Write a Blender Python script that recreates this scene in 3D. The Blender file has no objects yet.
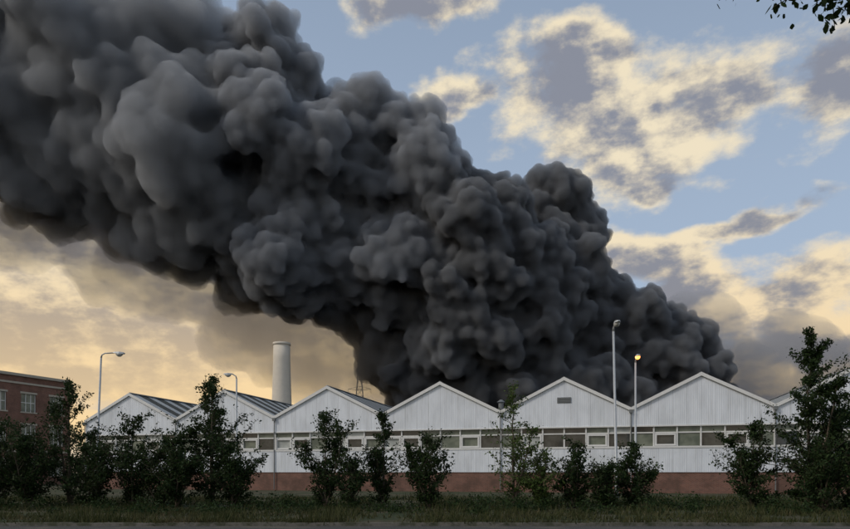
import bpy, math, random
import numpy as np
from mathutils import Vector, Matrix, noise as mnoise
random.seed(7); rng=np.random.default_rng(7)
scene=bpy.context.scene
scene.view_settings.view_transform='Standard'; scene.view_settings.look='None'; scene.view_settings.exposure=0
R=math.radians
# ---------------------------------------------------------------- helpers
def link(o,parent=None):
    scene.collection.objects.link(o)
    if parent: o.parent=parent
    return o
def empty(name,loc=(0,0,0),rz=0):
    e=bpy.data.objects.new(name,None); e.location=loc; e.rotation_euler=(0,0,rz); e.empty_display_size=.5
    return link(e)
def mesh_obj(name,v,f,mats=(),parent=None,fm=None,smooth=False,loc=(0,0,0)):
    me=bpy.data.meshes.new(name); me.from_pydata([tuple(p) for p in v],[],f)
    for m in mats: me.materials.append(m)
    if fm is not None: me.polygons.foreach_set('material_index',np.array(fm,dtype=np.int32))
    if smooth: me.polygons.foreach_set('use_smooth',np.ones(len(me.polygons),dtype=bool))
    me.update(); o=bpy.data.objects.new(name,me); o.location=loc
    return link(o,parent)
def quads_mesh(name,V,mats,parent=None,n=4,fm=None,smooth=False,loc=(0,0,0)):
    N=len(V)//n
    me=bpy.data.meshes.new(name)
    me.vertices.add(N*n); me.vertices.foreach_set('co',np.asarray(V,dtype=np.float32).ravel())
    me.loops.add(N*n); me.loops.foreach_set('vertex_index',np.arange(N*n,dtype=np.int32))
    me.polygons.add(N); me.polygons.foreach_set('loop_start',np.arange(0,N*n,n,dtype=np.int32))
    me.polygons.foreach_set('loop_total',np.full(N,n,dtype=np.int32))
    for m in mats: me.materials.append(m)
    me.update(calc_edges=True)
    o=bpy.data.objects.new(name,me); o.location=loc
    return link(o,parent)
class Geo:
    def __init__(s): s.v=[];s.f=[];s.m=[]
    def box(s,x0,x1,y0,y1,z0,z1,m=0):
        b=len(s.v)
        s.v+=[(x0,y0,z0),(x1,y0,z0),(x1,y1,z0),(x0,y1,z0),(x0,y0,z1),(x1,y0,z1),(x1,y1,z1),(x0,y1,z1)]
        for q in ((0,3,2,1),(4,5,6,7),(0,1,5,4),(1,2,6,5),(2,3,7,6),(3,0,4,7)):
            s.f.append(tuple(b+i for i in q)); s.m.append(m)
    def prism(s,poly,y0,y1,m=0):
        b=len(s.v);n=len(poly)
        s.v+=[(x,y0,z) for x,z in poly]+[(x,y1,z) for x,z in poly]
        s.f.append(tuple(b+i for i in range(n)));s.m.append(m)
        s.f.append(tuple(b+n+i for i in reversed(range(n))));s.m.append(m)
        for i in range(n):
            j=(i+1)%n; s.f.append((b+j,b+i,b+n+i,b+n+j)); s.m.append(m)
    def tube(s,pts,rad,sides=6,m=0):
        b=len(s.v);pts=[Vector(p) for p in pts];n=len(pts)
        for i,p in enumerate(pts):
            d=(pts[min(i+1,n-1)]-pts[max(i-1,0)])
            if d.length<1e-6:d=Vector((0,0,1))
            d.normalize()
            if i:
                a=(pa-d*pa.dot(d))
                if a.length<1e-5:a=d.orthogonal()
                a.normalize()
            else: a=d.orthogonal().normalized()
            c=d.cross(a); pa=a
            for k in range(sides):
                t=2*math.pi*k/sides
                s.v.append(tuple(p+(a*math.cos(t)+c*math.sin(t))*rad[i]))
        for i in range(n-1):
            for k in range(sides):
                k2=(k+1)%sides
                s.f.append((b+i*sides+k,b+i*sides+k2,b+(i+1)*sides+k2,b+(i+1)*sides+k)); s.m.append(m)
        s.f.append(tuple(b+k for k in reversed(range(sides))));s.m.append(m)
        s.f.append(tuple(b+(n-1)*sides+k for k in range(sides)));s.m.append(m)
    def obj(s,name,mats,parent=None,smooth=False,loc=(0,0,0)):
        return mesh_obj(name,s.v,s.f,mats,parent,s.m,smooth,loc)
class NT:
    def __init__(s,nt): s.nt=nt
    def n(s,t,**k):
        nd=s.nt.nodes.new(t)
        for a,b in k.items(): setattr(nd,a,b)
        return nd
    def put(s,sock,v):
        if v is None: return
        if isinstance(v,bpy.types.NodeSocket): s.nt.links.new(v,sock)
        else: sock.default_value=v
    def M(s,op,a,b=None,c=None,clamp=False):
        nd=s.n('ShaderNodeMath',operation=op); nd.use_clamp=clamp
        s.put(nd.inputs[0],a); s.put(nd.inputs[1],b); s.put(nd.inputs[2],c)
        return nd.outputs[0]
    def V(s,op,a,b=None,c=None):
        nd=s.n('ShaderNodeVectorMath',operation=op)
        s.put(nd.inputs[0],a); s.put(nd.inputs[1],b); s.put(nd.inputs[2],c)
        return nd.outputs['Value'] if op in('LENGTH','DOT_PRODUCT') else nd.outputs[0]
    def ss(s,x,a,b,o0=0.,o1=1.):
        nd=s.n('ShaderNodeMapRange',interpolation_type='SMOOTHSTEP')
        s.put(nd.inputs[0],x);s.put(nd.inputs[1],a);s.put(nd.inputs[2],b);s.put(nd.inputs[3],o0);s.put(nd.inputs[4],o1)
        return nd.outputs[0]
    def noise(s,vec,scale,detail=4,rough=.5,dist=0.,out=0):
        nd=s.n('ShaderNodeTexNoise'); s.put(nd.inputs['Vector'],vec)
        nd.inputs['Scale'].default_value=scale;nd.inputs['Detail'].default_value=detail
        nd.inputs['Roughness'].default_value=rough;nd.inputs['Distortion'].default_value=dist
        return nd.outputs[out]
    def mix(s,f,a,b,mode='MIX'):
        nd=s.n('ShaderNodeMix',data_type='RGBA',blend_type=mode)
        s.put(nd.inputs[0],f)
        for k,v in ((6,a),(7,b)):
            if isinstance(v,tuple) and len(v)==3: v=v+(1,)
            s.put(nd.inputs[k],v)
        return nd.outputs[2]
    def comb(s,x,y,z):
        nd=s.n('ShaderNodeCombineXYZ'); s.put(nd.inputs[0],x);s.put(nd.inputs[1],y);s.put(nd.inputs[2],z); return nd.outputs[0]
    def sep(s,v):
        nd=s.n('ShaderNodeSeparateXYZ'); s.put(nd.inputs[0],v); return nd.outputs
def mat(name,build=None,col=(.5,.5,.5),rough=.8,metal=0,spec=.3):
    m=bpy.data.materials.new(name); m.use_nodes=True; nt=m.node_tree
    b=nt.nodes['Principled BSDF']; b.inputs['Base Color'].default_value=tuple(col)+(1,)
    b.inputs['Roughness'].default_value=rough; b.inputs['Metallic'].default_value=metal
    b.inputs['Specular IOR Level'].default_value=spec
    T=NT(nt); T.b=b
    tc=nt.nodes.new('ShaderNodeTexCoord'); T.obj=tc.outputs['Object']
    geo=nt.nodes.new('ShaderNodeNewGeometry'); T.pos=geo.outputs['Position']; T.rand=geo.outputs['Random Per Island']
    if build: build(T)
    return m
def bump(T,h,st=.3,dist=.05):
    nd=T.n('ShaderNodeBump'); nd.inputs['Strength'].default_value=st; nd.inputs['Distance'].default_value=dist
    T.put(nd.inputs['Height'],h); T.put(T.b.inputs['Normal'],nd.outputs[0])

# ---------------------------------------------------------------- sun + world
SUN_AZ=R(-112); SUN_EL=R(38)
world=bpy.data.worlds.new("World"); scene.world=world; world.use_nodes=True
W=NT(world.node_tree); world.node_tree.nodes.clear()
tc=W.n('ShaderNodeTexCoord'); d=tc.outputs['Generated']
sx,sy,sz=W.sep(d)
sky=W.n('ShaderNodeTexSky'); sky.sky_type='NISHITA'; sky.sun_disc=False; sky.sun_elevation=SUN_EL; sky.sun_rotation=SUN_AZ
sky.air_density=1.0; sky.dust_density=1.5; sky.ozone_density=1.2
skyc=W.mix(1.0,sky.outputs[0],(.10,.10,.10),'MULTIPLY')
az=W.M('ARCTAN2',sx,sy); el=W.M('ARCSINE',sz)
ael=W.comb(az,el,0.)
cv=W.comb(az,W.M('MULTIPLY',el,1.7),0.)
w1=W.noise(cv,4.,4,.55,out=1)
p=W.V('MULTIPLY_ADD',w1,(.24,.15,0.),ael); p=W.V('ADD',p,(-.12,-.075,0.))
clouds=[(11.9,30,6.5,4.4),(18.6,27.6,7.5,4.8),(14.5,32.6,6,2.4),(24.7,27.2,4.8,2.8),(-2.2,35.6,5,2),(1.8,36.2,4,1.7),
(31.8,28,4.8,3.8),(19.8,23.7,2.6,1.4),(26.5,19.9,4.4,.9),(19.4,18.4,5,2.0),(30.4,13.5,8,3.8),(22.5,15,5,3.2),(29,8.5,13,5),
(-27,10,27,8),(-6.7,10,14,6),(-30,17,14,6),(3.1,29.5,3.5,1.2),(47,22,6,6),(-50,30,12,6),(80,15,30,9),(150,22,35,10),(-110,20,40,10),(15,52,22,5)]
cur=None
for a0,e0,w,h in clouds:
    w=R(w);h=R(h)
    L_=W.V('LENGTH',W.V('MULTIPLY_ADD',p,(1/w,1/h,0.),(-R(a0)/w,-R(e0)/h,0.)))
    cur=L_ if cur is None else W.M('SMOOTH_MIN',cur,L_,.35)
body=W.M('SUBTRACT',1.12,cur)
fine=W.noise(cv,8.5,7,.60)
fs=W.noise(W.V('ADD',cv,(.016,.030,0.)),8.5,5,.60)
dens=W.M('ADD',body,W.M('MULTIPLY',W.M('SUBTRACT',fine,.5),2.1))
cover=W.ss(dens,-.12,.50)
thick=W.ss(W.M('ADD',body,W.M('MULTIPLY',W.M('SUBTRACT',fine,.5),1.0)),-.05,.85)
relief=W.M('MULTIPLY',W.M('SUBTRACT',fine,fs),5.0)
edge=W.M('MULTIPLY',W.M('SUBTRACT',1.,thick),.9)
lowf=W.M('MULTIPLY',W.M('SUBTRACT',W.sep(w1)[0],.5),2.8)
lit=W.ss(W.M('ADD',W.M('ADD',edge,relief),W.M('ADD',lowf,.16)),-.25,1.2)
low=W.ss(el,R(24),R(4))
left=W.ss(az,R(14),R(-12))
brightc=W.mix(low,(.90,.78,.56),(.95,.70,.38))
greyR=W.mix(low,(.25,.265,.32),(.27,.25,.25))
greyc=W.mix(W.M('MULTIPLY',low,left),greyR,(.46,.37,.27))
cc=W.mix(lit,greyc,brightc)
skyh=W.mix(W.ss(el,R(55),R(8),.4,.8),skyc,(.43,.53,.67))
fin=W.mix(W.M('MULTIPLY',cover,.94),skyh,cc)
glow=W.M('MULTIPLY',W.M('MULTIPLY',W.ss(el,R(17),R(2)),left),.6)
fin=W.mix(glow,fin,(.98,.70,.36))
bg=W.n('ShaderNodeBackground'); W.put(bg.inputs[0],fin); bg.inputs[1].default_value=1.0
ow=W.n('ShaderNodeOutputWorld'); world.node_tree.links.new(bg.outputs[0],ow.inputs[0])
sd=bpy.data.lights.new('sun','SUN'); sd.energy=1.5; sd.angle=R(16); sd.color=(1,.92,.82)
so=bpy.data.objects.new('sun',sd); link(so)
dirv=Vector((math.sin(SUN_AZ)*math.cos(SUN_EL),math.cos(SUN_AZ)*math.cos(SUN_EL),math.sin(SUN_EL)))
so.rotation_euler=dirv.to_track_quat('Z','Y').to_euler(); so.location=dirv*80
# ---------------------------------------------------------------- camera
cam=bpy.data.cameras.new('camera'); co=bpy.data.objects.new('camera',cam); link(co); scene.camera=co
co.location=(0,0,1.6); co.rotation_euler=(R(90),0,0); cam.lens=27.1; cam.sensor_width=36; cam.shift_y=.245; cam.clip_end=6000; cam.clip_start=.1

# ---------------------------------------------------------------- materials
def b_clad(T):
    x,y,z=T.sep(T.obj)
    n=T.noise(T.comb(T.M('MULTIPLY',x,1.),y,T.M('MULTIPLY',z,.25)),1.3,5,.6)
    n2=T.noise(T.obj,.25,3,.5)
    st=T.noise(T.comb(T.M('MULTIPLY',x,3.),y,T.M('MULTIPLY',z,.12)),1.8,4,.6)
    c=T.mix(T.ss(n,.35,.75),(.78,.82,.87),(.64,.67,.71))
    c=T.mix(T.M('MULTIPLY',T.ss(n2,.45,.7),.35),c,(.50,.53,.54))
    c=T.mix(T.M('MULTIPLY',T.ss(st,.55,.8),.5),c,(.36,.36,.33))
    seam=T.M('LESS_THAN',T.M('FRACT',T.M('DIVIDE',x,1.038)),.025)
    c=T.mix(T.M('MULTIPLY',seam,.45),c,(.25,.26,.27))
    T.put(T.b.inputs['Base Color'],c)
    bump(T,T.M('SINE',T.M('MULTIPLY',x,40.)),.25,.02)
clad=mat('white_cladding',b_clad,rough=.6)
def b_brick(T):
    x,y,z=T.sep(T.obj)
    br=T.n('ShaderNodeTexBrick'); T.put(br.inputs['Vector'],T.comb(T.M('ADD',x,y),z,0.))
    br.inputs['Color1'].default_value=(.24,.10,.07,1);br.inputs['Color2'].default_value=(.16,.07,.05,1);br.inputs['Mortar'].default_value=(.22,.18,.15,1)
    br.inputs['Scale'].default_value=1.;br.inputs['Brick Width'].default_value=.225;br.inputs['Row Height'].default_value=.075;br.inputs['Mortar Size'].default_value=.01
    n=T.noise(T.obj,.7,5,.6)
    T.put(T.b.inputs['Base Color'],T.mix(T.M('MULTIPLY',T.ss(n,.4,.7),.7),br.outputs[0],(.085,.055,.042)))
brick=mat('red_brick',b_brick,rough=.9)
def b_roof(T):
    x,y,z=T.sep(T.obj)
    s=T.M('LESS_THAN',T.M('FRACT',T.M('DIVIDE',y,2.4)),.42)
    n=T.noise(T.obj,.9,5,.6)
    c=T.mix(s,T.mix(n,(.05,.055,.05),(.11,.11,.10)),T.mix(n,(.36,.38,.38),(.55,.57,.57)))
    T.put(T.b.inputs['Base Color'],c); bump(T,T.M('SINE',T.M('MULTIPLY',y,36.)),.5,.04)
roofm=mat('corrugated_roof',b_roof,rough=.55)
trim=mat('white_trim',lambda T:T.put(T.b.inputs['Base Color'],T.mix(T.noise(T.obj,3.,4,.6),(.8,.8,.78),(.62,.62,.6))),rough=.5)
dgrey=mat('grey_metal',lambda T:T.put(T.b.inputs['Base Color'],T.mix(T.noise(T.obj,6.,4,.6),(.14,.15,.15),(.24,.25,.25))),rough=.5,metal=.3)
def mk_glass(nm,a,b,r): return mat(nm,lambda T:T.put(T.b.inputs['Base Color'],T.mix(T.ss(T.noise(T.obj,.9,3,.6),.35,.65),a,b)),rough=r,spec=.6)
g1=mk_glass('window_glass_dark',(.02,.024,.024),(.06,.065,.06),.08)
g2=mk_glass('window_glass_dusty',(.10,.12,.09),(.19,.21,.16),.25)
g3=mk_glass('window_panel_pale',(.34,.36,.34),(.48,.50,.47),.4)
concrete=mat('painted_concrete',lambda T:T.put(T.b.inputs['Base Color'],T.mix(T.noise(T.obj,1.5,5,.6),(.74,.68,.58),(.60,.55,.47))),rough=.9)
galv=mat('galvanised_steel',lambda T:T.put(T.b.inputs['Base Color'],T.mix(T.noise(T.obj,5.,4,.6),(.50,.52,.53),(.38,.40,.41))),rough=.5,metal=.2)
stone=mat('pale_stone',lambda T:T.put(T.b.inputs['Base Color'],T.mix(T.noise(T.obj,3.,4,.6),(.5,.46,.38),(.36,.33,.28))),rough=.9)
kerbm=mat('weathered_kerb',lambda T:T.put(T.b.inputs['Base Color'],T.mix(T.ss(T.noise(T.pos,1.2,5,.7),.4,.6),(.16,.15,.13),(.06,.065,.04))),rough=.95)
bark=mat('bark',lambda T:T.put(T.b.inputs['Base Color'],T.mix(T.noise(T.obj,8.,4,.6),(.05,.038,.026),(.11,.09,.065))),rough=.9)
def mk_leaf(nm,c1,c2,c3):
    def f(T):
        n=T.noise(T.pos,.9,3,.6)
        c=T.mix(T.rand,c1,c2); c=T.mix(T.ss(n,.5,.75),c,c3)
        T.put(T.b.inputs['Base Color'],c)
        tr=T.n('ShaderNodeBsdfTranslucent'); T.put(tr.inputs[0],c)
        ms=T.n('ShaderNodeMixShader'); ms.inputs[0].default_value=.3
        out=[n for n in T.nt.nodes if n.type=='OUTPUT_MATERIAL'][0]
        T.nt.links.new(T.b.outputs[0],ms.inputs[1]);T.nt.links.new(tr.outputs[0],ms.inputs[2]);T.nt.links.new(ms.outputs[0],out.inputs[0])
    return mat(nm,f,rough=.6,spec=.1)
leafA=mk_leaf('leaf_dark_green',(.012,.026,.010),(.040,.066,.021),(.036,.048,.02))
leafB=mk_leaf('leaf_light_green',(.045,.075,.02),(.09,.13,.035),(.06,.08,.03))
grassm=mk_leaf('grass_blades',(.035,.048,.016),(.08,.08,.034),(.12,.10,.055))

# ---------------------------------------------------------------- ground, road
def b_ground(T):
    n=T.noise(T.pos,.35,6,.65); n2=T.noise(T.pos,4.,5,.6)
    c=T.mix(T.ss(n,.4,.62),(.035,.05,.018),(.09,.075,.045)); c=T.mix(T.M('MULTIPLY',n2,.5),c,(.03,.03,.018))
    T.put(T.b.inputs['Base Color'],c); bump(T,n2,.8,.1)
gm=mat('rough_grass_ground',b_ground,rough=.95)
mesh_obj('ground',[(-3000,-800,0),(3000,-800,0),(3000,5000,0),(-3000,5000,0)],[(0,1,2,3)],[gm])
def b_asph(T):
    n=T.noise(T.pos,30.,4,.7); n2=T.noise(T.pos,.6,4,.6)
    c=T.mix(T.ss(n,.35,.7),(.04,.039,.037),(.10,.095,.09)); c=T.mix(T.ss(n2,.5,.7),c,(.12,.105,.08))
    T.put(T.b.inputs['Base Color'],c); bump(T,n,.6,.02)
asph=mat('asphalt',b_asph,rough=.9)
mesh_obj('road',[(-300,4,.004),(300,4,.004),(300,19.2,.004),(-300,19.2,.004)],[(0,1,2,3)],[asph])
k=Geo(); x=-60
while x<60: k.box(x,x+.91,19.2,19.35,0,.10+random.uniform(-.012,.012)); x+=.915
k.obj('kerb',[kerbm])
N=90000
gx=rng.uniform(-30,30,N); gy=19.25+22*rng.random(N)**1.7
keep=np.array([mnoise.noise(Vector((a*.35,b*.6,0)))+.35>random.random()*.6 for a,b in zip(gx,gy)]); gx=gx[keep];gy=gy[keep];N=len(gx)
hh=rng.uniform(.06,.26,N)*(1+2.2*np.array([max(0,mnoise.noise(Vector((a*.5,b*.5,9)))) for a,b in zip(gx,gy)]))
th=rng.uniform(0,2*np.pi,N); ww=rng.uniform(.012,.035,N)
V=np.zeros((N,3,3)); V[:,0,0]=gx-np.cos(th)*ww;V[:,0,1]=gy-np.sin(th)*ww
V[:,1,0]=gx+np.cos(th)*ww;V[:,1,1]=gy+np.sin(th)*ww
V[:,2,0]=gx+rng.normal(0,.1,N);V[:,2,1]=gy+rng.normal(0,.1,N);V[:,2,2]=hh
quads_mesh('grass',V.reshape(-1,3),[grassm],n=3)
n=26000; cx=rng.uniform(-28,28,240); cy=rng.uniform(24,33,240); cr=rng.uniform(.3,1.1,240); ch=rng.uniform(.25,.85,240)
ix=rng.integers(0,240,n); q=rng.normal(size=(n,3)); q/=np.linalg.norm(q,axis=1)[:,None]; q*=rng.random((n,1))**.5
C=np.stack([cx[ix]+q[:,0]*cr[ix],cy[ix]+q[:,1]*cr[ix],np.abs(q[:,2])*ch[ix]+.03],1)
u=rng.normal(size=(n,3)); u/=np.linalg.norm(u,axis=1)[:,None]; v=np.cross(u,rng.normal(size=(n,3))); v/=np.linalg.norm(v,axis=1)[:,None]
s=.065*rng.uniform(.5,1.3,(n,1))
quads_mesh('bramble_undergrowth',np.stack([C-u*s,C-v*s*.5,C+u*s,C+v*s*.5],1).reshape(-1,3),[leafA])

# ---------------------------------------------------------------- warehouse
BW=10.38; AP=9.2; VA=6.6; WB=3.65; WT=5.3; BR=1.65; DEP=42
wh=empty('industrial_warehouse',(1.3,54.8,0),math.atan2(-2.6,10.05))
XL=-3*BW-BW/2; XR=4*BW+BW/2
g=Geo(); g.box(XL,XR,0,.35,0,BR); g.obj('brick_plinth',[brick],wh)
g=Geo(); g.box(XL,XR,-.06,.3,BR,WB); g.obj('lower_cladding',[clad],wh)
g=Geo()
for i in range(-3,5):
    c=i*BW; a=c-BW/2;b=c+BW/2
    g.prism([(a,WT),(b,WT),(b,VA),(c,AP),(a,VA)],-.04,.3)
g.obj('gable_wall',[clad],wh)
g=Geo(); g.box(XL,XL+.3,.352,DEP,0,VA-.2); g.box(XR-.3,XR,.352,DEP,0,VA-.2); g.box(XL+.3,XR-.3,DEP-.3,DEP,0,VA-.2); g.obj('side_wall',[clad],wh)
for i in range(-3,5):
    c=i*BW; hb=BW/2
    g=Geo()
    for sgn in (-1,1):
        e=c+sgn*hb
        g.prism([(c,AP+.02),(c,AP+.16),(e,VA+.16),(e,VA+.02)] if sgn>0 else [(e,VA+.02),(e,VA+.16),(c,AP+.16),(c,AP+.02)],-.12,DEP+.1)
    g.obj('roof',[roofm],wh)
    g=Geo()
    for sgn in (-1,1):
        e=c+sgn*hb
        p_=[(c,AP-.08),(c,AP+.2),(e,VA+.2),(e,VA-.08)]
        g.prism(p_ if sgn>0 else p_[::-1],-.2,-.122)
    g.obj('gable_trim',[trim],wh)
    g=Geo(); g.prism([(c-.25,AP+.12),(c,AP+.26),(c+.25,AP+.12)],-.1,DEP); g.obj('ridge_cap',[dgrey],wh)
g=Geo(); gl=Geo()
npn=6
for i in range(-3,5):
    a=i*BW-BW/2; pw=BW/npn
    for j in range(npn):
        x0=a+j*pw; x1=x0+pw
        zt=4.78
        m=random.choices([0,1,2],[.45,.45,.1])[0]
        gl.box(x0+.03,x1-.03,.16,.2,WB,zt-.03,m)
        m=random.choices([0,1,2],[.35,.5,.15])[0]
        gl.box(x0+.03,x1-.03,.16,.2,zt+.03,WT,m)
        g.box(x0-.055,x0+.055,.05,.24,WB+.002,WT-.002)
        g.box(x0+.057,x1-.057,.09,.24,zt-.05,zt+.05)
        if j in (1,4) or random.random()<.22:
            for bx in ((x0+.08,x0+.22,WB+.09,zt-.07),(x1-.22,x1-.08,WB+.09,zt-.07)): g.box(bx[0],bx[1],.02,.15,bx[2],bx[3])
            for bz in ((WB+.09,WB+.22),(zt-.2,zt-.07)): g.box(x0+.22,x1-.22,.024,.148,bz[0],bz[1])
g.box(XL,XR,-.1,.04,WB-.1,WB+.06)
g.box(XL,XR,-.08,.03,WT-.05,WT+.05)
g.obj('window_frames',[trim],wh); gl.obj('window_glass',[g1,g2,g3],wh)
g=Geo(); g.box(XL+.4,XR-.4,.5,.6,0,VA-.3); g.obj('inner_wall',[dgrey],wh)
g=Geo()
for i in range(-3,6):
    x=i*BW-BW/2
    g.tube([(x,-.14,VA-.25),(x,-.14,.1)],[.045,.045],8); g.box(x-.14,x+.14,-.28,-.1,VA-.25,VA+.02)
g.obj('downpipes',[dgrey],wh)
g=Geo(); g.box(BW-.55,BW+.55,-.09,-.042,7.3,7.75)
for q in range(4): g.box(BW-.5,BW+.5,-.12,-.092,7.34+q*.1,7.38+q*.1)
g.obj('louvre_vent',[dgrey],wh)
g=Geo()
for (x,y) in ((4.0,9),(-6.4,15),(14.8,10),(24.5,13),(-16,10),(6.6,11)):
    zz=AP-abs(((x+BW/2)%BW)-BW/2)*(AP-VA)/(BW/2)
    g.tube([(x,y,zz-.1),(x,y,zz+1.2)],[.25,.25],10); g.tube([(x,y,zz+1.2),(x,y,zz+1.3),(x,y,zz+1.55)],[.25,.42,.1],10)
g.obj('roof_vents',[dgrey],wh)

# ---------------------------------------------------------------- brick building at left
ang=math.atan2(18,8)
bb=empty('brick_building',(-58,72,0),ang)
L=19.7; H=14.2
g=Geo()
nw=5; pitch=L/nw
fl=[(1.2,3.3),(5.4,7.9),(9.6,12.0)]
zprev=0
for (z0,z1) in fl:
    g.box(0,L,0,.4,zprev,z0)
    for j in range(nw+1):
        xa=max(0,j*pitch-.95); xb=min(L,j*pitch+.95); g.box(xa,xb,0,.4,z0,z1)
    zprev=z1
g.box(0,L,0,.4,zprev,H); g.box(0,.4,.4,26,0,H); g.box(L-.4,L,.4,26,0,H); g.box(.4,L-.4,25.6,26,0,H)
g.obj('brick_walls',[brick],bb)
g=Geo(); g.box(-.25,L+.25,-.3,26.2,H,H+.35); g.box(-.1,L+.1,-.12,-.002,H-1.0,H-.75); g.box(-.05,L+.05,-.08,-.002,4.3,4.55)
for (z0,z1) in fl:
    for j in range(nw):
        xc=(j+.5)*pitch; g.box(xc-1.15,xc+1.15,-.1,.1,z0-.15,z0+.02); g.box(xc-1.15,xc+1.15,-.06,-.003,z1,z1+.25)
g.obj('stone_cornice_and_sills',[stone],bb)
g=Geo(); gl=Geo()
for (z0,z1) in fl:
    for j in range(nw):
        xc=(j+.5)*pitch; w=pitch/2-.95
        gl.box(xc-w,xc+w,.24,.28,z0+.02,z1)
        for q in (-w,-w/3,w/3,w-.08): g.box(xc+q,xc+q+.08,.16,.238,z0+.02,z1)
        g.box(xc-w+.08,xc+w-.08,.18,.236,(z0+z1)/2,(z0+z1)/2+.08)
g.obj('window_frames',[trim],bb); gl.obj('window_glass',[g2],bb)
g=Geo(); g.box(4,9,6,14,H+.352,H+2.2); g.obj('rooftop_plant_room',[brick],bb)

# ---------------------------------------------------------------- chimney and lattice pylon behind
g=Geo()
g.tube([(0,0,0),(0,0,8),(0,0,15),(0,0,21),(0,0,23.3)],[2.2,1.85,1.6,1.42,1.4],24)
g.tube([(0,0,23.3),(0,0,23.7)],[1.5,1.5],24)
g.obj('concrete_chimney',[concrete],None,True,(-24.4,109,0))
def pylon(name,x,y,H):
    g=Geo()
    def w(z): return 3.2*(1-z/H)**1.1+.5
    zs=[0,6,11,15.5,19.5,23,26,28.5,31,H]
    for a in range(len(zs)-1):
        z0,z1=zs[a],zs[a+1];w0,w1=w(z0),w(z1)
        c0=[(-w0,-w0,z0),(w0,-w0,z0),(w0,w0,z0),(-w0,w0,z0)];c1=[(-w1,-w1,z1),(w1,-w1,z1),(w1,w1,z1),(-w1,w1,z1)]
        for q in range(4):
            g.tube([c0[q],c1[q]],[.12,.12],4); g.tube([c0[q],c1[(q+1)%4]],[.07,.07],4); g.tube([c0[(q+1)%4],c1[q]],[.07,.07],4); g.tube([c1[q],c1[(q+1)%4]],[.07,.07],4)
    for z,l in ((23,6),(27,5),(31,4)):
        for s in (-1,1):
            g.tube([(0,0,z+1),(s*l,0,z)],[.1,.07],4); g.tube([(0,0,z-.4),(s*l,0,z)],[.1,.07],4); g.tube([(s*l,0,z),(s*l,0,z-1.4)],[.08,.1],5)
    g.obj(name,[dgrey],None,False,(x,y,0))
pylon('electricity_pylon',-23,225,38)

# ---------------------------------------------------------------- street lamps
emi=bpy.data.materials.new('sodium_lamp_lens'); emi.use_nodes=True
eb=emi.node_tree.nodes['Principled BSDF']; eb.inputs['Emission Color'].default_value=(1,.30,.04,1); eb.inputs['Emission Strength'].default_value=4
lens=mat('lamp_lens',None,(.45,.45,.42),.3)
def lamp(x,y,h,armdir,arml,lit=False,lean=(0,0)):
    e=empty('street_lamp',(x,y,0)); e.rotation_euler=(lean[1],lean[0],0)
    g=Geo(); g.tube([(0,0,0),(0,0,1.3),(0,0,1.35),(0,0,h-.3)],[.12,.12,.085,.065],10)
    ax,ay=armdir
    P=[(0,0,h-.3),(ax*.05,ay*.05,h-.1),(ax*.25,ay*.25,h+.02),(ax*arml,ay*arml,h+.08)]
    g.tube(P,[.065,.05,.045,.04],8); g.obj('pole_and_arm',[galv],e,True)
    g=Geo(); q=Vector((ax,ay,0)).normalized(); s=Vector((-q.y,q.x,0)); c=Vector((ax*arml,ay*arml,h+.08))
    prof=[(-.08,.05,.03,.0),(.08,.11,.07,-.03),(.4,.17,.09,-.06),(.68,.13,.06,-.05),(.76,.05,.02,-.02)]
    b=len(g.v)
    for t,wd,up,dn in prof:
        for dx_,dz_ in ((-wd,dn),(-wd*.7,up),(wd*.7,up),(wd,dn)):
            g.v.append(tuple(c+q*t+s*dx_+Vector((0,0,dz_))))
    for i in range(len(prof)-1):
        for kx in range(4):
            k2=(kx+1)%4; g.f.append((b+i*4+kx,b+i*4+k2,b+(i+1)*4+k2,b+(i+1)*4+kx)); g.m.append(0)
    g.f.append((b,b+1,b+2,b+3));g.m.append(0); n=b+4*(len(prof)-1); g.f.append((n+3,n+2,n+1,n));g.m.append(0)
    g.obj('lantern_housing',[galv],e)
    g=Geo(); pts=[c+q*(.12+.1*i)+Vector((0,0,-.09)) for i in range(6)]
    g.tube(pts,[.03,.12,.17,.17,.12,.03],10); g.obj('lens',[emi if lit else lens],e,True)
    return e
lamp(-23.2,45,10.0,(1,0),.9,lean=(R(2.5),0))
lamp(-16.2,55.0,10.0,(-1,0),.35)
lamp(11.4,38,10.3,(0,-1),.3,lean=(R(-1.2),0))
lamp(15.3,46.5,9.9,(-.1,-1),.3,lit=True)

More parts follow.
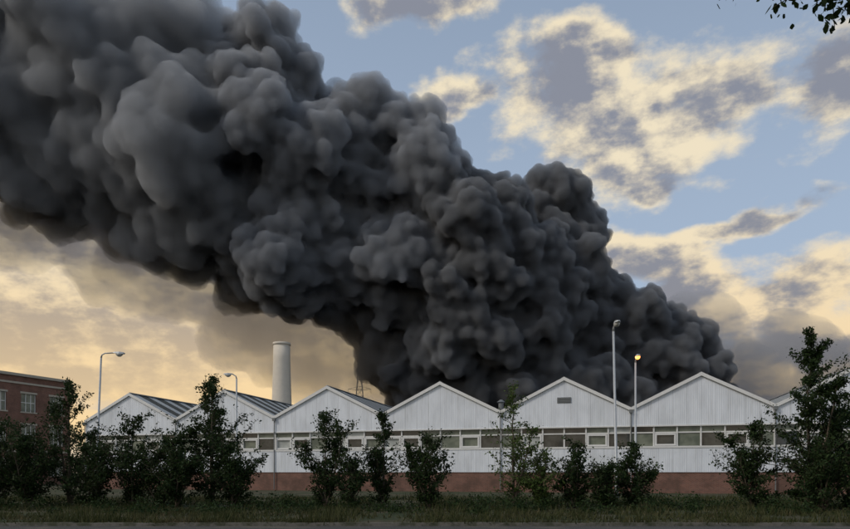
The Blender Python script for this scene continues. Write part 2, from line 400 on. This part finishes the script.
# ---------------------------------------------------------------- trees
def tree(name,x,y,h,w,leaves,lsz=.072,seed=0,base=.12,stems=1,top=.1,lm=None,conic=.6,trunk_lean=0.,spread=.22,bare=2.3):
    rd=random.Random(seed); g=Geo(); tw=[]
    for s in range(stems):
        sh=h*(1 if s==0 else rd.uniform(.5,.88)); la=rd.uniform(0,6.28); lo=(0 if s==0 else w*.33)
        P=[];nseg=9
        for i in range(nseg+1):
            t=i/nseg
            P.append(Vector((math.cos(la)*lo*t+rd.uniform(-.05,.05)*h*.25*t+trunk_lean*t*h,math.sin(la)*lo*t+rd.uniform(-.05,.05)*h*.25*t,sh*t)))
        r0=.010*h+.02
        g.tube(P,[r0*(1-.9*i/nseg) for i in range(nseg+1)],6)
        nb=int(9+h*3.4) if s==0 else int(6+h*1.8)
        for i in range(nb):
            t=base+(0.95-base)*((i+rd.random())/nb)
            k=t*nseg; i0=min(int(k),nseg-1); o=P[i0].lerp(P[i0+1],k-i0)
            tt=(t-base)/(1-base)
            pr=(top+(1-top)*(1-tt)**conic)*min(1,.4+tt*2.2)
            Lb=w/2*pr*rd.choice([rd.uniform(.35,.8),rd.uniform(.8,1.5)])
            a=rd.uniform(0,6.28); up=rd.uniform(.3,1.1)+.6*tt
            dv=Vector((math.cos(a),math.sin(a),up)).normalized()
            Q=[o]
            for sgm in range(4):
                dv=(dv+Vector((rd.uniform(-.3,.3),rd.uniform(-.3,.3),rd.uniform(-.15,.25)))).normalized(); Q.append(Q[-1]+dv*Lb/4*1.2)
            g.tube(Q,[max(.006,r0*.35*(1-t*.6)*(1-.8*c/4)) for c in range(5)],4)
            tw+= [(Q[c],Q[c+1]) for c in range(1,4)]
            for c in range(1,5):
                for _ in range(2):
                    d2=(dv+Vector((rd.uniform(-1,1),rd.uniform(-1,1),rd.uniform(-.6,.8)))).normalized()*max(.18,Lb*rd.uniform(.2,.55))
                    g.tube([Q[c],Q[c]+d2],[.007,.003],3); tw.append((Q[c],Q[c]+d2)); 
        tw.append((P[-2],P[-1]))
    e=empty(name,(x,y,0),0)
    g.obj('trunk_and_limbs',[bark],e,True)
    r=np.random.default_rng(seed+11)
    A=np.array([p[0] for p in tw]);B=np.array([p[1] for p in tw])
    wt=r.random(len(A))**bare+.02; wt/=wt.sum()
    ix=r.choice(len(A),leaves,p=wt); t=r.random((leaves,1))
    C=A[ix]*(1-t)+B[ix]*t+r.normal(0,spread*.45,(leaves,3))*np.array([1,1,.7])
    C[:,2]=np.maximum(C[:,2],.05)
    u=r.normal(size=(leaves,3)); u/=np.linalg.norm(u,axis=1)[:,None]
    v=np.cross(u,r.normal(size=(leaves,3))); v/=np.linalg.norm(v,axis=1)[:,None]
    s=lsz*r.uniform(.55,1.3,(leaves,1))
    V=np.stack([C-u*s,C-v*s*.5,C+u*s,C+v*s*.5],1)
    quads_mesh('foliage',V.reshape(-1,3),[lm or leafA],e)
    return e
T=[('young_alder_tree',-17.5,31.5,6.2,3.4,6000,dict(stems=3,seed=1,conic=.8)),
('hawthorn_bush',-20.3,30,3.6,4.2,9500,dict(stems=5,seed=2,base=.05)),
('hawthorn_bush',-18.3,29.5,3.2,3.6,8000,dict(stems=5,seed=3,base=.05)),
('hawthorn_bush',-15.6,29.8,2.7,3.2,6000,dict(stems=5,seed=33,base=.05)),
('young_alder_tree',-13.7,30,4.2,3.4,6500,dict(stems=4,seed=4,base=.05)),
('hawthorn_bush',-12.2,29.5,2.7,3.2,5500,dict(stems=4,seed=41,base=.05)),
('young_alder_tree',-9.8,29.5,6.0,3.9,9000,dict(stems=4,seed=5,base=.06,conic=.9)),
('hawthorn_bush',-8.6,28.5,2.8,3.0,5500,dict(stems=4,seed=6,base=.05)),
('hawthorn_bush',-11.0,28.3,3.2,2.8,5500,dict(stems=4,seed=61,base=.05)),
('young_alder_tree',-4.5,29,4.3,3.1,6000,dict(stems=4,seed=7,base=.05)),
('hawthorn_bush',-3.3,28.6,2.1,2.2,2800,dict(stems=4,seed=71,base=.04)),
('young_birch_tree',-1.9,29.5,4.5,2.5,4800,dict(stems=3,seed=8,base=.05,conic=.8)),
('hawthorn_bush',.2,28.5,3.2,2.8,6200,dict(stems=5,seed=9,base=.04)),
('young_birch_tree',4.0,29,5.5,2.8,2700,dict(stems=3,seed=10,base=.12,lm=leafB,conic=.7)),
('hawthorn_bush',5.4,28.8,2.3,2.2,3000,dict(stems=4,seed=12,base=.04,lm=leafB)),
('hawthorn_bush',6.8,29,2.9,2.2,4200,dict(stems=3,seed=13,base=.04)),
('hawthorn_bush',9.5,29,2.9,2.1,5000,dict(stems=4,seed=14,base=.03)),
('hawthorn_bush',8.0,28.4,1.8,2.4,3600,dict(stems=4,seed=15,base=.03)),
('young_alder_tree',14.6,28.5,3.8,2.8,6000,dict(stems=4,seed=16,base=.05)),
('young_alder_tree',16.8,28,7.7,4.6,17000,dict(stems=3,seed=17,base=.04,conic=1.0)),
('hawthorn_bush',18.6,28,4.6,3.6,9500,dict(stems=4,seed=18,base=.04)),
('hawthorn_bush',16.4,26.5,2.5,3.2,5500,dict(stems=5,seed=19,base=.04)),
]
for nm,x,y,h,w,l,kw in T: tree(nm,x,y,h,w,l,**kw)
def overhang():
    e=empty('oak_tree',(8.3,8.2,0)); g=Geo(); rd=random.Random(3)
    g.tube([(0,0,0),(.05,0,2),(-.05,.1,4.5),(.1,0,7),(0,.1,9.5),(.1,0,12)],[.34,.27,.22,.17,.1,.04],10)
    tips=[]
    limbs=[((-.05,.1,5.6),(-1.4,-.1,7.1),(-2.7,-.1,7.85),(-4.2,0,8.1)),((0,0,6.5),(1.5,.5,8),(3.2,1,9.5),(4,1,10)),((0,0,7),(-.5,-1.6,9),(-1,-3,10),(-1,-4,10.5)),
    ((0,0,7.5),(-.3,1.8,9.5),(-.6,3.4,11),(-1,4,11.5)),((0,0,8),(-1.5,0,10),(-3,.6,11.3),(-3.5,1,11.8)),((0,0,8.5),(1,-1,10),(2,-2,11.5),(2.2,-2.5,12.2)),((0,0,9),(.3,.3,11),(.2,.6,12.6),(0,.5,13.2))]
    for Lm in limbs:
        g.tube(Lm,[.12,.08,.05,.02],7)
        for a in range(1,4):
            for _ in range(9):
                o=Vector(Lm[a-1]).lerp(Vector(Lm[a]),rd.random()); d=Vector((rd.uniform(-1,1),rd.uniform(-1,1),rd.uniform(-.45,.8)))*.75
                g.tube([o,o+d*.5,o+d],[.015,.01,.005],4); tips.append((o+d*.3,o+d))
    g.obj('trunk_and_limbs',[bark],e,True)
    r=np.random.default_rng(5); n=10500
    A=np.array([p[0] for p in tips]);B=np.array([p[1] for p in tips]); ix=r.integers(0,len(A),n); t=r.random((n,1))
    C=A[ix]*(1-t)+B[ix]*t+r.normal(0,.09,(n,3))
    u=r.normal(size=(n,3)); u/=np.linalg.norm(u,axis=1)[:,None]; v=np.cross(u,r.normal(size=(n,3))); v/=np.linalg.norm(v,axis=1)[:,None]
    s=.055*r.uniform(.6,1.3,(n,1))
    V=np.stack([C-u*s,C-u*s*.2-v*s*.55,C+u*s*.5-v*s*.4,C+u*s,C+u*s*.5+v*s*.4,C-u*s*.2+v*s*.55],1)
    quads_mesh('foliage',V.reshape(-1,3),[leafA],e,n=6)
overhang()
r=np.random.default_rng(77); pts=[]
for i in range(150):
    a=r.uniform(-1.3,1.3); D=r.uniform(260,330); h=r.uniform(7,12); n=350
    c=np.array([math.sin(a)*D,math.cos(a)*D,h*.5]); q=r.normal(size=(n,3)); q/=np.linalg.norm(q,axis=1)[:,None]
    pts.append(c+q*np.array([6,6,h*.5])*r.uniform(.7,1.1,(n,1)))
C=np.concatenate(pts); C[:,2]=np.maximum(C[:,2],.2); n=len(C)
u=r.normal(size=(n,3)); u/=np.linalg.norm(u,axis=1)[:,None]; v=np.cross(u,r.normal(size=(n,3))); v/=np.linalg.norm(v,axis=1)[:,None]
V=np.stack([C-u*.7,C-v*.6,C+u*.7,C+v*.6],1); quads_mesh('distant_tree_belt',V.reshape(-1,3),[leafA])

# ---------------------------------------------------------------- smoke plume : closed billowed skins filled with participating smoke
bpy.ops.mesh.primitive_ico_sphere_add(subdivisions=3,radius=1); ico=bpy.context.object
iv=np.array([v.co[:] for v in ico.data.vertices]); ifc=np.array([p.vertices[:] for p in ico.data.polygons]); bpy.data.objects.remove(ico)
def spheres_mesh(name,S,parent):
    S=np.array(S)
    VV=(S[:,None,:3]+iv[None]*S[:,None,3:6]).reshape(-1,3); FF=(ifc[None]+(np.arange(len(S))*len(iv))[:,None,None]).reshape(-1,3)
    me=bpy.data.meshes.new(name); me.vertices.add(len(VV)); me.vertices.foreach_set('co',VV.astype(np.float32).ravel())
    me.loops.add(FF.size); me.loops.foreach_set('vertex_index',FF.astype(np.int32).ravel())
    me.polygons.add(len(FF)); me.polygons.foreach_set('loop_start',np.arange(0,FF.size,3,dtype=np.int32)); me.polygons.foreach_set('loop_total',np.full(len(FF),3,dtype=np.int32))
    me.update(calc_edges=True)
    o=bpy.data.objects.new(name,me); return link(o,parent)
def billow_group(name,octs):
    ng=bpy.data.node_groups.new(name,'GeometryNodeTree')
    ng.interface.new_socket('Geometry',in_out='INPUT',socket_type='NodeSocketGeometry'); ng.interface.new_socket('Geometry',in_out='OUTPUT',socket_type='NodeSocketGeometry')
    N=ng.nodes; K=ng.links
    gi=N.new('NodeGroupInput'); go=N.new('NodeGroupOutput'); prev=gi.outputs[0]
    for size,amp,warp in octs:
        pos=N.new('GeometryNodeInputPosition'); nor=N.new('GeometryNodeInputNormal')
        nz=N.new('ShaderNodeTexNoise'); nz.inputs['Scale'].default_value=1/(size*1.3); nz.inputs['Detail'].default_value=3; K.new(pos.outputs[0],nz.inputs['Vector'])
        sub=N.new('ShaderNodeVectorMath'); sub.operation='SUBTRACT'; K.new(nz.outputs[1],sub.inputs[0]); sub.inputs[1].default_value=(.5,.5,.5)
        sc=N.new('ShaderNodeVectorMath'); sc.operation='SCALE'; K.new(sub.outputs[0],sc.inputs[0]); sc.inputs[3].default_value=size*warp
        ad=N.new('ShaderNodeVectorMath'); ad.operation='ADD'; K.new(pos.outputs[0],ad.inputs[0]); K.new(sc.outputs[0],ad.inputs[1])
        vo=N.new('ShaderNodeTexVoronoi'); vo.inputs['Scale'].default_value=1/size; K.new(ad.outputs[0],vo.inputs['Vector'])
        sq=N.new('ShaderNodeMath'); sq.operation='POWER'; K.new(vo.outputs['Distance'],sq.inputs[0]); sq.inputs[1].default_value=2
        h=N.new('ShaderNodeMath'); h.operation='MULTIPLY_ADD'; K.new(sq.outputs[0],h.inputs[0]); h.inputs[1].default_value=-amp; h.inputs[2].default_value=amp*.35
        of=N.new('ShaderNodeVectorMath'); of.operation='SCALE'; K.new(nor.outputs[0],of.inputs[0]); K.new(h.outputs[0],of.inputs[3])
        sp=N.new('GeometryNodeSetPosition'); K.new(prev,sp.inputs[0]); K.new(of.outputs[0],sp.inputs['Offset']); prev=sp.outputs[0]
    K.new(prev,go.inputs[0]); return ng
def vmat(name,col,den,ani=0.):
    m=bpy.data.materials.new(name); m.use_nodes=True; nt=m.node_tree; nt.nodes.clear()
    out=nt.nodes.new('ShaderNodeOutputMaterial'); vs=nt.nodes.new('ShaderNodeVolumePrincipled')
    vs.inputs['Color'].default_value=col+(1,); vs.inputs['Density'].default_value=den; vs.inputs['Anisotropy'].default_value=ani
    nt.links.new(vs.outputs[0],out.inputs['Volume']); return m
big=billow_group('billows_large',[(12,7.5,.8),(6,4.6,.8)])
fineg=billow_group('billows_small',[(3.1,2.5,.7),(1.7,1.3,.7)])
fineL=billow_group('billows_small_gentle',[(3.4,1.7,.8),(1.8,.8,.8)])
softg=billow_group('billows_soft',[(12,7,.7),(5,3,.7)])
def smoke_part(name,S,parent,m,v1=.7,v2=.5,fine=None):
    o=spheres_mesh(name,S,parent); o.data.materials.append(m)
    def remesh(v):
        q=o.modifiers.new('union','REMESH'); q.mode='VOXEL'; q.voxel_size=v; q.use_smooth_shade=True
    def gn(g_): q=o.modifiers.new('billows','NODES'); q.node_group=g_
    remesh(v1); s1=o.modifiers.new('soften','SMOOTH'); s1.factor=.7; s1.iterations=5
    gn(big if fine else softg); remesh(v2)
    if fine: gn(fine); remesh(v2*.85)
    else:
        s1=o.modifiers.new('soften','SMOOTH'); s1.factor=.5; s1.iterations=2
    return o
path=[(53.6,20.5,8),(43.9,24.5,12),(32.2,29,14),(18.5,33,18.5),(4.9,40.5,23.5),(-8.8,48.5,25.5),(-24.4,56.5,26),(-43.9,63,28.5),(-63.4,72,26.5),(-82.9,77,27.5),(-104,82,28),(-128,86,30)]
base=[(57,14,7),(48,13,10),(38,14,12),(26,16,14),(14,18,14),(4,21,13),(-2,27,11)]
puff=[(27.3,54,5.9),(26,48.5,5.2),(31,49.5,4.4),(27,42,6),(24,55,3)]
r=np.random.default_rng(22)
prim=[]
for i in range(len(path)-1):
    a=path[i];b=path[i+1]; n=4
    for k_ in range(n):
        t=k_/n; x=a[0]*(1-t)+b[0]*t; z=a[1]*(1-t)+b[1]*t; R0=a[2]*(1-t)+b[2]*t
        yb=128-6*(53-x)/150
        prim.append((x,yb,z,R0*.68))
        for _ in range(5):
            th=r.uniform(0,2*np.pi); off=R0*r.uniform(.4,.6)
            prim.append((x+r.normal(0,R0*.12),yb+math.cos(th)*off,z+math.sin(th)*off,R0*r.uniform(.24,.42)))
for x,z,R0 in base:
    prim.append((x,128,z,R0*.85))
    for _ in range(3): prim.append((x+r.normal(0,3),128+r.uniform(-.5,.3)*R0,z+r.uniform(-.2,.5)*R0,R0*.45))
for x,z,R0 in puff: prim.append((x,126,z,R0*.9))
S=list(prim)
for x,y,z,R0 in prim:
    for _ in range(int(7+R0*1.3)):
        q=r.normal(size=3); q/=np.linalg.norm(q)
        if q[1]>.5: continue
        rs=R0*r.uniform(.16,.34); c=np.array((x,y,z))+q*R0*r.uniform(.8,.92); S.append((*c,rs))
plume=empty('smoke_plume',(0,0,0))
parts={'dark':[],'mid':[],'left':[]}
for x,y,z,R0 in S:
    xx=x+r.normal(0,4)-(z-45)*.25
    kx='dark' if xx>2 else ('mid' if xx>-36 else 'left')
    parts[kx].append((x,y,z,R0,R0,R0))
smoke_part('dark_billows_over_fire',parts['dark'],plume,vmat('smoke_black',(.46,.48,.51),1.0),.6,.46,fineg)
smoke_part('rising_billows',parts['mid'],plume,vmat('smoke_grey',(.76,.80,.86),.6),.6,.48,fineg)
smoke_part('drifting_billows',parts['left'],plume,vmat('smoke_pale_grey',(.86,.90,.95),.30),.65,.58,fineL)
brown=[(-46,128,38,15,8,8),(-33,128,33,15,9,10),(-20,128,28,14,9,11),(-9,128,23,12,9,12),(-2,128,17,9,8,9),(-60,126,44,14,9,8),(-78,124,50,16,9,7),(-25,130,24,10,8,7)]
smoke_part('brown_underside_haze',brown,plume,vmat('smoke_brown_haze',(.95,.80,.62),.06,.3),.8,.8)
gr=[(62,134,22,10,8,11),(72,136,19,12,8,11),(86,138,20,13,8,12),(100,140,19,14,8,12),(57,134,30,8,7,8),(80,138,28,12,7,7)]
smoke_part('grey_drifting_haze',gr,plume,vmat('smoke_grey_haze',(.70,.70,.72),.075),.8,.8)
